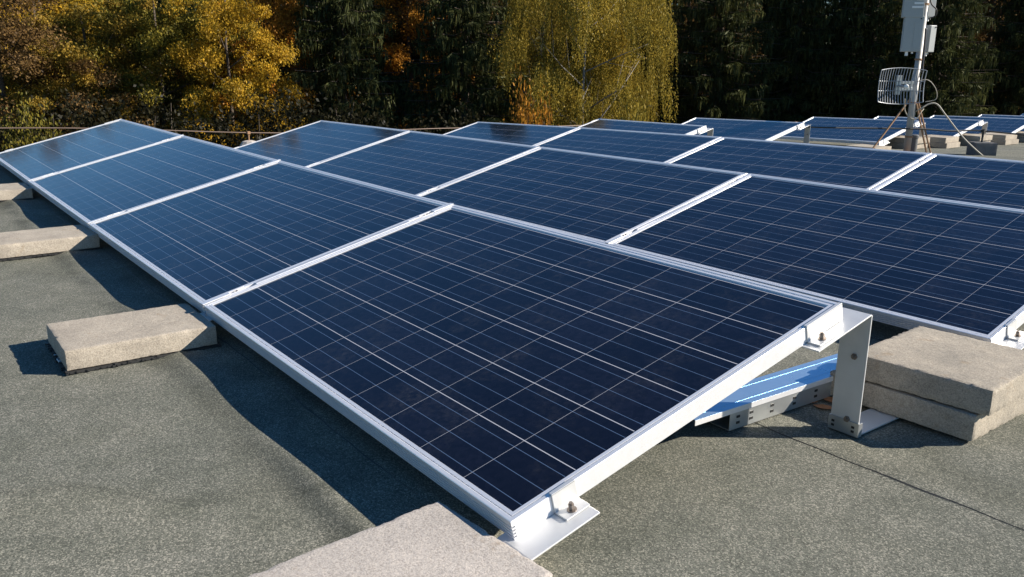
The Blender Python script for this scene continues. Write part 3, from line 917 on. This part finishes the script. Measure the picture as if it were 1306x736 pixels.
enclosure('antenna_box', 'louvred white box above the large box on the mast, cut by the photo edge', on_mast(1168, -8, 0.13), 0.225, 0.52, 0.08, yawv - 0.20, ('louvre',))
enclosure('antenna_box', 'small narrow white box on the right side of the mast', on_mast(1189, 49.5, -0.02), 0.098, 0.305, 0.11, yawv + 0.42, ())
enclosure('antenna_box', 'narrow pale box behind the top of the mast, cut by the photo edge', on_mast(1190, -2, -0.10), 0.10, 0.42, 0.06, yawv + 0.2, ())

# cables on and around the mast
def cable(name, label, pts, r, mat, cat='cable'):
    # Catmull-Rom through the points
    pts = [Vector(p) for p in pts]; out = []
    for i in range(len(pts) - 1):
        p0 = pts[max(i - 1, 0)]; p1 = pts[i]; p2 = pts[i + 1]; p3 = pts[min(i + 2, len(pts) - 1)]
        for q in range(8):
            t = q / 8
            out.append(0.5 * ((2 * p1) + (p2 - p0) * t + (2 * p0 - 5 * p1 + 4 * p2 - p3) * t * t + (3 * p1 - p0 - 3 * p2 + p3) * t ** 3))
    out.append(pts[-1])
    mb = MB(); mb.tube(out, r, 8)
    return tag(mb.build(name, MAT[mat], smooth=True), label, cat)
m0 = Vector((MX, MY, MZ))
cable('cable', 'beige cable arching from the mast down to the dark concrete block',
      [on_mast(1160, 131, -0.05), on_mast(1163, 143, -0.07), on_mast(1172, 140, 0.06), on_mast(1184, 133, 0.06), on_mast(1195, 133, 0.06), on_mast(1207, 148, 0.08), on_mast(1228, 175, 0.10), on_mast(1250, 196, 0.12), on_mast(1258, 201.5, 0.14)], 0.0088, 'cable_beige')
cable('cable', 'thin white cable hanging in a loop under the grid antenna',
      [on_mast(1154, 126, 0.08), on_mast(1154, 140, 0.07), on_mast(1159, 149, 0.05), on_mast(1168, 152, 0.045), on_mast(1174, 144, 0.03), on_mast(1178, 139, 0.0)], 0.006, 'cable_beige')
cable('cable', 'thin pale cable curving off the right side of the grid antenna',
      [on_mast(1172, 103, 0.06), on_mast(1183, 102, 0.05), on_mast(1191, 109, 0.03), on_mast(1195, 119, 0.0), on_mast(1193, 127, -0.03), on_mast(1180, 130, -0.04)], 0.0045, 'cable_beige')
cable('cable', 'black cable looping behind the top of the mast', [on_mast(1185, -30, -0.05), on_mast(1187, 2, 0.0), on_mast(1194, 12, 0.02), on_mast(1193, 20, -0.02), on_mast(1184, 24, -0.04)], 0.008, 'black')
cable('cable', 'thick dark cable taped along the mast below the white boxes', [on_mast(1181, 36, 0.055), on_mast(1179, 60, 0.055), on_mast(1176.5, 85, 0.055), on_mast(1177, 92, 0.05)], 0.013, 'tape')

# dark block with a post carrying the black cable
bx, by = -4.02, 10.30
bp = on_mast(1257, 193, 0)
bz = roof_z(-3.86, 10.05)
bx, by = -3.86, 10.05
blk = slab_mesh('concrete_block', 0.255, 0.22, 0.155, MAT['concrete_dark'], 77)
blk.location = (bx, by, bz); blk.rotation_euler = (0, 0, yawv)
tag(blk, 'dark concrete block standing on the roof right of the mast', 'block')
post = MB(); post.tube([(0, 0, 0), (0, 0, 0.155)], 0.013, 8); post.box(-0.02, 0.02, -0.018, 0.018, 0.115, 0.15)
po = post.build('cable_post', MAT['black']); po.location = (bx - 0.01, by, bz + 0.153)
tag(po, 'short black post on the dark block holding the black cable', 'post')
ptop = Vector((bx - 0.01, by, bz + 0.153 + 0.135))
def onrow(px, py, y):
    d = fwd + r2 * ((px - 653) / FOC) - u2 * ((py - 368) / FOC); t = (y - CAM.y) / d.y; return CAM + d * t
cable('cable', 'black cable strung low from a panel leg past the mast over the dark block',
      [Vector((-4.985, 8.13, zrow(4, -5.0) + 0.185)), Vector((-4.8, 8.55, zrow(4, -5.0) + 0.172)), on_mast(1172, 164.5, 0.048), (on_mast(1172, 164.5, 0.048) + ptop) / 2 + Vector((0, 0, -0.012)), ptop, ptop + Vector((0.75, 0.62, -0.075)), ptop + Vector((1.8, 1.5, -0.16)), ptop + Vector((3.2, 2.7, -0.2))], 0.009, 'black')
# vent pipe beside the mast
vx = on_mast(1176, 187, -0.12)
vt = empty('vent_pipe', (MX + 0.02, MY + 0.22, roof_z(MX + 0.02, MY + 0.22)))
vp_ = Vector((MX, MY, 0)) + rv * 0.115 - bk * 0.10
vt.location = (vp_.x, vp_.y, roof_z(vp_.x, vp_.y))
tag(vt, 'short dark grey vent pipe standing just right of the mast foot', 'vent pipe')
mb = MB(); mb.tube([(0, 0, 0), (0, 0, 0.19)], 0.047, 20); mb.build('pipe', MAT['vent'], vt, smooth=False)
mb = MB(); mb.tube([(0, 0, 0.192), (0, 0, 0.222), (0, 0, 0.230)], [0.055, 0.055, 0.045], 20); mb.build('cap', MAT['vent'], vt)

# ------------------------------------------------------------------ forest
def quads(cent, a, b):
    """leaf quads from centres and two half-axis arrays"""
    n = len(cent)
    v = np.empty((n, 4, 3), np.float32)
    v[:, 0] = cent - a; v[:, 1] = cent + b * 0.9; v[:, 2] = cent + a; v[:, 3] = cent - b * 0.9
    return v.reshape(-1, 3), np.arange(n * 4).reshape(-1, 4)
def unit(n, r):
    v = r.normal(size=(n, 3)); return v / np.linalg.norm(v, axis=1)[:, None]

def limbs(mb, r, h, spread, first, nl, r0, lean=0.0):
    """tapered trunk and limbs; returns limb tip points"""
    top = Vector((lean * h, 0, h * 0.86))
    pts = [Vector((0, 0, -0.3))]
    for i in range(1, 8):
        t = i / 7
        pts.append(Vector((lean * h * t + r.normal() * 0.06, r.normal() * 0.06, h * 0.86 * t)))
    mb.tube(pts, [r0 * (1 - 0.82 * i / 7) * (1.35 if i == 0 else 1) for i in range(8)], 9)
    tips = []
    for i in range(nl):
        t = first + (0.9 - first) * (i + 0.5) / nl
        seg = min(6, int(t * 7)); f = t * 7 - seg
        p = pts[seg].lerp(pts[seg + 1], f)
        a = i * 2.4 + r.uniform(-0.4, 0.4)
        L_ = spread * (1.0 - 0.55 * abs(t - 0.45) / 0.55) * r.uniform(0.75, 1.1)
        d = Vector((math.cos(a), math.sin(a), r.uniform(0.25, 0.7))).normalized()
        q1 = p + d * L_ * 0.5 + Vector((0, 0, 0.04)); q2 = p + d * L_ * 0.95 + Vector((0, 0, r.uniform(-0.1, 0.3)))
        rr = r0 * (1 - 0.8 * t) * 0.5
        mb.tube([p, q1, q2], [rr, rr * 0.6, rr * 0.2], 6)
        tips += [q1, q2]
        for s in range(3):
            b0 = p.lerp(q2, 0.35 + 0.2 * s)
            dd = (d + Vector(r.normal(size=3)) * 0.6).normalized()
            e = b0 + dd * L_ * 0.4
            mb.tube([b0, e], [rr * 0.4, rr * 0.1], 5); tips.append(e)
    return tips

def broadleaf(seed, h, rad, base, nclump, per, size, low=0.18):
    r = np.random.default_rng(seed)
    root = empty('broadleaf_tree')
    mb = MB(); tips = limbs(mb, r, h, rad, low, 15, 0.14 * h / 9)
    mb.build('trunk', MAT['bark'], root, smooth=True)
    c = []
    while len(c) < nclump:
        d = unit(1, r)[0]; q = r.uniform(0.30, 1.0) ** 0.6
        lob = 1 + 0.22 * math.sin(3 * math.atan2(d[1], d[0]) + seed) + 0.15 * math.sin(5 * d[2] + 2 * seed)
        p = np.array([d[0] * rad * q * lob, d[1] * rad * q * lob, h * (0.5 + low / 2) + d[2] * h * (0.5 - low / 2) * q * 1.02])
        c.append(p)
    c = np.array(c)
    c[: len(tips)] = np.array([list(t) for t in tips])[:nclump]
    # clumps: flattened sprays
    cr = r.uniform(0.20, 0.48, nclump) * rad / 3
    n = nclump * per
    ci = np.repeat(np.arange(nclump), per)
    off = r.normal(size=(n, 3)); off = off / np.linalg.norm(off, axis=1)[:, None] * r.uniform(0.35, 1.55, (n, 1)) * cr[ci][:, None] * np.array([1, 1, 0.6])
    cent = c[ci] + off
    tw = r.normal(size=(nclump, 3)); nb = tw[ci] * 0.5 + r.normal(size=(n, 3)) + np.array([0, 0, 0.6])
    nb /= np.linalg.norm(nb, axis=1)[:, None]
    a = np.cross(nb, unit(n, r)); a /= np.linalg.norm(a, axis=1)[:, None] + 1e-6
    b = np.cross(nb, a)
    s = size * r.uniform(0.6, 1.25, n)[:, None]
    v, f = quads(cent, a * s, b * s * 0.62)
    fast_mesh('crown', v, f, MAT['leaf_gold'], root)
    return root

def birch(seed, h, rad, nstr, size):
    r = np.random.default_rng(seed)
    root = empty('birch_tree')
    mb = MB(); tips = limbs(mb, r, h, rad, 0.16, 20, 0.085 * h / 9)
    mb.build('trunk', MAT['bark_birch'], root, smooth=True)
    T = np.array([list(t) for t in tips])
    C, A, B = [], [], []
    smb_v = []
    K = []
    for _ in range(62):                      # boughs, each with a few bunches of hanging strands
        d = unit(1, r)[0]; g = r.uniform(0.30, 1.08) ** 0.6
        c0 = np.array([d[0] * rad * g, d[1] * rad * g, h * 0.57 + d[2] * h * 0.43 * g])
        for _ in range(r.integers(2, 5)):
            K.append(c0 + r.normal(size=3) * np.array([0.34, 0.34, 0.16]))
    K = np.array(K)
    for q in range(nstr):
        p = K[int(len(K) * r.uniform() ** 1.25)] + r.normal(size=3) * np.array([0.20, 0.20, 0.15])
        ln = r.uniform(0.30, 1.15)
        k = int(ln / 0.026)
        t = np.linspace(0, 1, k)[:, None]
        out = np.array([p[0], p[1], 0]); nrm = np.linalg.norm(out) + 1e-6; out = out / nrm
        path = p + out * 0.22 * np.sqrt(t) * ln - np.array([0, 0, 1]) * ln * t ** 1.15 + r.normal(size=(k, 3)) * 0.030
        C.append(path)
    C = np.concatenate(C); n = len(C)
    nb = unit(n, r); a = np.cross(nb, unit(n, r)); a[:, 2] -= 0.5; a /= np.linalg.norm(a, axis=1)[:, None]
    b = np.cross(nb, a); b /= np.linalg.norm(b, axis=1)[:, None]
    s = size * r.uniform(0.6, 1.2, n)[:, None]
    v, f = quads(C, a * s, b * s * 0.65)
    fast_mesh('crown', v, f, MAT['leaf_birch'], root)
    return root

def spruce(seed, h, rad):
    r = np.random.default_rng(seed)
    root = empty('spruce_tree')
    mb = MB()
    mb.tube([(0, 0, -0.4), (0, 0, h * 0.5), (0, 0, h * 0.98)], [0.17 * h / 10, 0.10 * h / 10, 0.01], 9)
    C, A, B = [], [], []
    z = 0.5
    while z < h * 0.97:
        f = 1 - z / h
        L0 = rad * (f ** 0.75) + 0.12
        nb = 7 if f > 0.25 else 5
        ph = r.uniform(0, 6.28)
        for k in range(nb):
            a = ph + 6.283 * k / nb + r.uniform(-0.25, 0.25)
            L_ = L0 * r.uniform(0.7, 1.12)
            zb_ = z + r.uniform(-0.12, 0.12)
            d = np.array([math.cos(a), math.sin(a), 0]); side = np.array([-d[1], d[0], 0])
            def pth(t): return np.array([0, 0, zb_]) + d * L_ * t + np.array([0, 0, 1]) * (-0.34 * L_ * t + 0.22 * L_ * t ** 3)
            mb.tube([pth(0), pth(0.5), pth(1.0)], [0.028 * f + 0.008, 0.014, 0.004], 4, caps=False)
            m = int(22 * L_) + 5
            for q in range(m):
                t = 0.12 + 0.88 * (q + r.uniform()) / m
                p = pth(t)
                sp = L_ * 0.34 * (1.05 - t) + 0.07
                # side sprays
                for s_ in (-1, 1):
                    w = r.uniform(0.25, 1.0)
                    c = p + side * s_ * sp * w * 0.9 + d * 0.06 + np.array([0, 0, -0.05 - 0.18 * w * sp])
                    dirv = side * s_ * 0.7 + d * 0.6 + np.array([0, 0, -0.35]) + r.normal(size=3) * 0.18
                    C.append(c); A.append(dirv / np.linalg.norm(dirv) * r.uniform(0.07, 0.14)); B.append(np.array([0, 0, 1]) * 0.25 + r.normal(size=3))
                    # hanging twig
                    if r.uniform() < 0.85:
                        hl = r.uniform(0.06, 0.20)
                        c2 = c + np.array([0, 0, -hl * 0.9]) + r.normal(size=3) * 0.03
                        dv = np.array([0, 0, -1.0]) + r.normal(size=3) * 0.13
                        C.append(c2); A.append(dv * hl); B.append(r.normal(size=3))
        z += 0.36 * (0.6 + 0.5 * f) * r.uniform(0.8, 1.2)
    mb.build('trunk', MAT['bark'], root, smooth=True)
    C = np.array(C); A = np.array(A); B = np.array(B)
    B = np.cross(A, B); B /= np.linalg.norm(B, axis=1)[:, None] + 1e-9
    # each spray: a long narrow blade plus a jittered twin, so the outline stays ragged
    n = len(C)
    C2 = C + r.normal(size=(n, 3)) * 0.035; A2 = A * r.uniform(0.5, 0.9, (n, 1)) + r.normal(size=(n, 3)) * 0.02
    C = np.concatenate([C, C2]); A = np.concatenate([A, A2]); B = np.concatenate([B, B])
    wid = r.uniform(0.010, 0.022, (len(C), 1))
    v, f = quads(C, A, B * wid)
    fast_mesh('crown', v, f, MAT['needle'], root)
    return root

def shrub(seed, h, rad, nclump, per, size):
    r = np.random.default_rng(seed)
    root = empty('shrub')
    mb = MB()
    tips = []
    for q in range(9):
        a = r.uniform(0, 6.28); e = Vector((math.cos(a) * rad * 0.6, math.sin(a) * rad * 0.6, h * r.uniform(0.6, 0.95)))
        mb.tube([(0, 0, -0.2), e * 0.5 + Vector((0, 0, 0.2)), e], [0.035, 0.022, 0.006], 5)
    mb.build('stems', MAT['bark'], root)
    d = unit(nclump, r); d[:, 2] = np.abs(d[:, 2]) * 0.95 + 0.05
    g = r.uniform(0.3, 1.0, (nclump, 1)) ** 0.5
    c = d * g * np.array([rad, rad, h])
    ci = np.repeat(np.arange(nclump), per); n = len(ci)
    cent = c[ci] + r.normal(size=(n, 3)) * 0.16
    cent[:, 2] = np.maximum(cent[:, 2], 0.02)
    nb = unit(n, r); a = np.cross(nb, unit(n, r)); a /= np.linalg.norm(a, axis=1)[:, None]; b = np.cross(nb, a)
    s = size * r.uniform(0.6, 1.2, n)[:, None]
    v, f = quads(cent, a * s, b * s * 0.65)
    fast_mesh('crown', v, f, MAT['leaf_gold'], root)
    return root

PROTO = {'broad_a': broadleaf(1, 9.2, 2.9, 0, 150, 620, 0.036), 'broad_b': broadleaf(2, 8.8, 2.6, 0, 135, 620, 0.035),
         'birch': birch(3, 10.0, 3.1, 5400, 0.031), 'spruce_a': spruce(4, 10.5, 2.5), 'spruce_b': spruce(5, 10.0, 2.2),
         'shrub': shrub(6, 2.6, 1.2, 150, 70, 0.042), 'bush': shrub(8, 4.0, 1.5, 170, 130, 0.036)}
used_p = {k: False for k in PROTO}
HT = {'broad_a': 9.2, 'broad_b': 8.8, 'birch': 10.0, 'spruce_a': 10.5, 'spruce_b': 10.0, 'shrub': 2.6, 'bush': 4.0}
def tree(kind, px, depth, label, cat, group, leaf=None, top=4.0, rz=0.0, wid=1.0):
    """top: level of the tree top relative to the panels; wid: width factor"""
    o = PROTO[kind] if not used_p[kind] else copy_tree(PROTO[kind])
    used_p[kind] = True
    p = P(px, depth)
    g = float(terr(p.x, p.y))
    o.location = (p.x, p.y, g)
    o.rotation_euler = (0, 0, rz); o.scale = (wid, wid, (top - g) / HT[kind])
    if leaf:
        for ch in o.children:
            if ch.name.startswith('crown'):
                ch.material_slots[0].link = 'OBJECT'; ch.material_slots[0].material = MAT[leaf]
    return tag(o, label, cat, group)
GD, GS, GB = 'autumn trees at the left', 'dark spruces behind the roof', 'second rank of the forest'
GF = 'shrubs below the forest'
# front rank, left to right in the picture
tree('broad_a', 15, 17.6, 'dim brown tree at the left photo edge', 'tree', GD, 'leaf_brown', 2.5, 0.3, 0.85)
tree('broad_b', 125, 18.6, 'ochre yellow tree, second of the autumn trees from the left edge', 'tree', GD, 'leaf_ochre', 2.7, 1.1, 0.78)
tree('broad_a', 215, 19.4, 'olive green and yellow tree in the middle of the autumn trees on the left', 'tree', GD, 'leaf_olive', 3.1, 2.3, 0.75)
tree('broad_b', 300, 18.6, 'bright golden tree, the tallest gold one left of the dark spruces', 'tree', GD, 'leaf_gold', 3.1, 3.7, 0.62)
tree('broad_a', 345, 20.6, 'brownish orange tree touching the first dark spruce', 'tree', GD, 'leaf_orange', 3.4, 4.9, 0.62)
tree('broad_b', 70, 21.5, 'golden tree behind the two left autumn trees', 'tree', GD, 'leaf_gold', 3.2, 5.5, 0.9)
tree('bush', 50, 14.3, 'small yellow green sapling low at the left', 'shrub', GF, 'leaf_olive', 0.1, 0.2, 0.5)
tree('spruce_a', 440, 20.4, 'broad dark spruce right of the golden tree', 'tree', GS, None, 4.8, 0.4, 0.95)
tree('broad_b', 525, 25.5, 'orange leaved tree showing high between two dark spruces', 'tree', GD, 'leaf_orange', 4.4, 5.1, 0.9)
tree('spruce_b', 592, 21.0, 'dark spruce left of the yellow weeping birch', 'tree', GS, None, 4.8, 1.4, 1.05)
tree('birch', 742, 19.4, 'large yellow weeping birch with hanging strands, foremost of the birches in the middle', 'tree', 'birches in the middle', None, 4.6, 0.9, 0.56)
tree('birch', 690, 22.6, 'yellow olive birch half hidden behind the left side of the weeping birch', 'tree', 'birches in the middle', None, 4.4, 2.7, 0.38)
tree('birch', 785, 22.2, 'yellow olive birch half hidden behind the right side of the weeping birch', 'tree', 'birches in the middle', None, 4.2, 4.1, 0.34)
tree('shrub', 672, 16.6, 'rust orange shrub in front of the weeping birch', 'shrub', GF, 'leaf_orange', 0.40, 2.2, 0.55)
tree('shrub', 800, 16.8, 'yellow olive shrub at the right foot of the weeping birch', 'shrub', GF, 'leaf_birch', 0.05, 4.0, 0.5)
tree('spruce_a', 905, 24.0, 'dark spruce just right of the weeping birch', 'tree', GS, None, 5.0, 2.0)
tree('spruce_b', 1000, 25.5, 'dark spruce halfway between birch and mast', 'tree', GS, None, 5.2, 3.1)
tree('spruce_a', 1092, 25.0, 'dark spruce left of the grid antenna', 'tree', GS, None, 5.2, 4.4)
tree('spruce_b', 1175, 23.5, 'spruce with drooping tiered branches behind the mast boxes', 'tree', GS, None, 4.8, 5.3, 1.0)
tree('spruce_a', 1290, 26.0, 'dark spruce at the right photo edge', 'tree', GS, None, 5.4, 0.9)
tree('broad_a', 1235, 28.5, 'dim brown leaved tree behind the mast top', 'tree', GD, 'leaf_brown', 5.0, 1.9)
tree('broad_b', 865, 28.0, 'dim brown leaved tree behind the spruce right of the birch', 'tree', GD, 'leaf_brown', 4.8, 2.9)
tree('shrub', -6, 13.5, 'small yellowish bush top peeking over the roof edge at the far left', 'shrub', GF, 'leaf_ochre', -0.62, 1.0, 0.5)
for q, (px, dp, tp) in enumerate(((-60, 15.2, 0.1), (10, 14.9, -0.1), (85, 15.4, 0.22), (140, 15.0, 0.05), (205, 15.6, 0.2), (262, 15.1, -0.05), (330, 15.5, 0.12), (390, 15.2, 0.3), (455, 15.8, 0.1), (520, 15.4, -0.2), (590, 15.9, 0.0))):  # added bushes, their dark leaves stand in for the trees' shadow
    tree('bush', px, dp, 'added dark bush imitating tree shade behind the roof edge wire', 'bush', 'added bushes coloured dark like tree shade', 'leaf_shade', tp, q * 1.7)
# outside the frame to either side: they shade and mirror
for q, (px, dp, kd, lf, tp) in enumerate(((-90, 21, 'broad_b', 'leaf_ochre', 2.6), (-230, 20, 'spruce_b', None, 2.8), (-380, 21, 'broad_a', 'leaf_gold', 2.8), (1400, 26, 'spruce_b', None, 5.5), (1510, 26, 'spruce_a', None, 6), (1630, 19, 'broad_a', 'leaf_brown', 6), (1760, 20, 'spruce_a', None, 6), (1900, 19, 'spruce_b', None, 6), (2060, 19, 'spruce_a', None, 6))):
    side = 'left' if px < 0 else 'right'
    tree(kd, px, dp, '%s beyond the %s photo edge, out of the picture' % ('dark spruce' if lf is None else 'autumn tree', side), 'tree', 'trees beyond the %s photo edge' % side, lf, tp, q * 1.3)
# second and third rank
k2 = ['broad_b', 'spruce_a', 'broad_a', 'spruce_b', 'spruce_a', 'spruce_b', 'spruce_a', 'broad_b', 'spruce_b', 'spruce_a', 'spruce_b', 'spruce_a', 'spruce_b', 'spruce_a', 'spruce_b', 'spruce_a']
for q in range(16):
    px = -90 + q * 98 + rng.uniform(-18, 18)
    lf = {0: 'leaf_ochre', 2: 'leaf_gold', 7: 'leaf_brown'}.get(q)
    tree(k2[q], px, 26.0 + (5 if px > 820 else 0) + rng.uniform(-1, 1.5), 'shaded tree in the dark second rank of the forest', 'tree', GB, lf, 3.6 + 2.2 * min(1, max(0, px / 700)), rng.uniform(0, 6), 1.15)
for q in range(27):
    px = -130 + q * 60 + rng.uniform(-15, 15)
    tree('spruce_b' if q % 3 else 'spruce_a', px, 32 + (5 if px > 820 else 0) + rng.uniform(-1, 2), 'shaded spruce in the dark last rank of the forest', 'tree', 'last rank of the forest', None, 4.6 + 2.0 * min(1, max(0, px / 700)), rng.uniform(0, 6), 1.25)
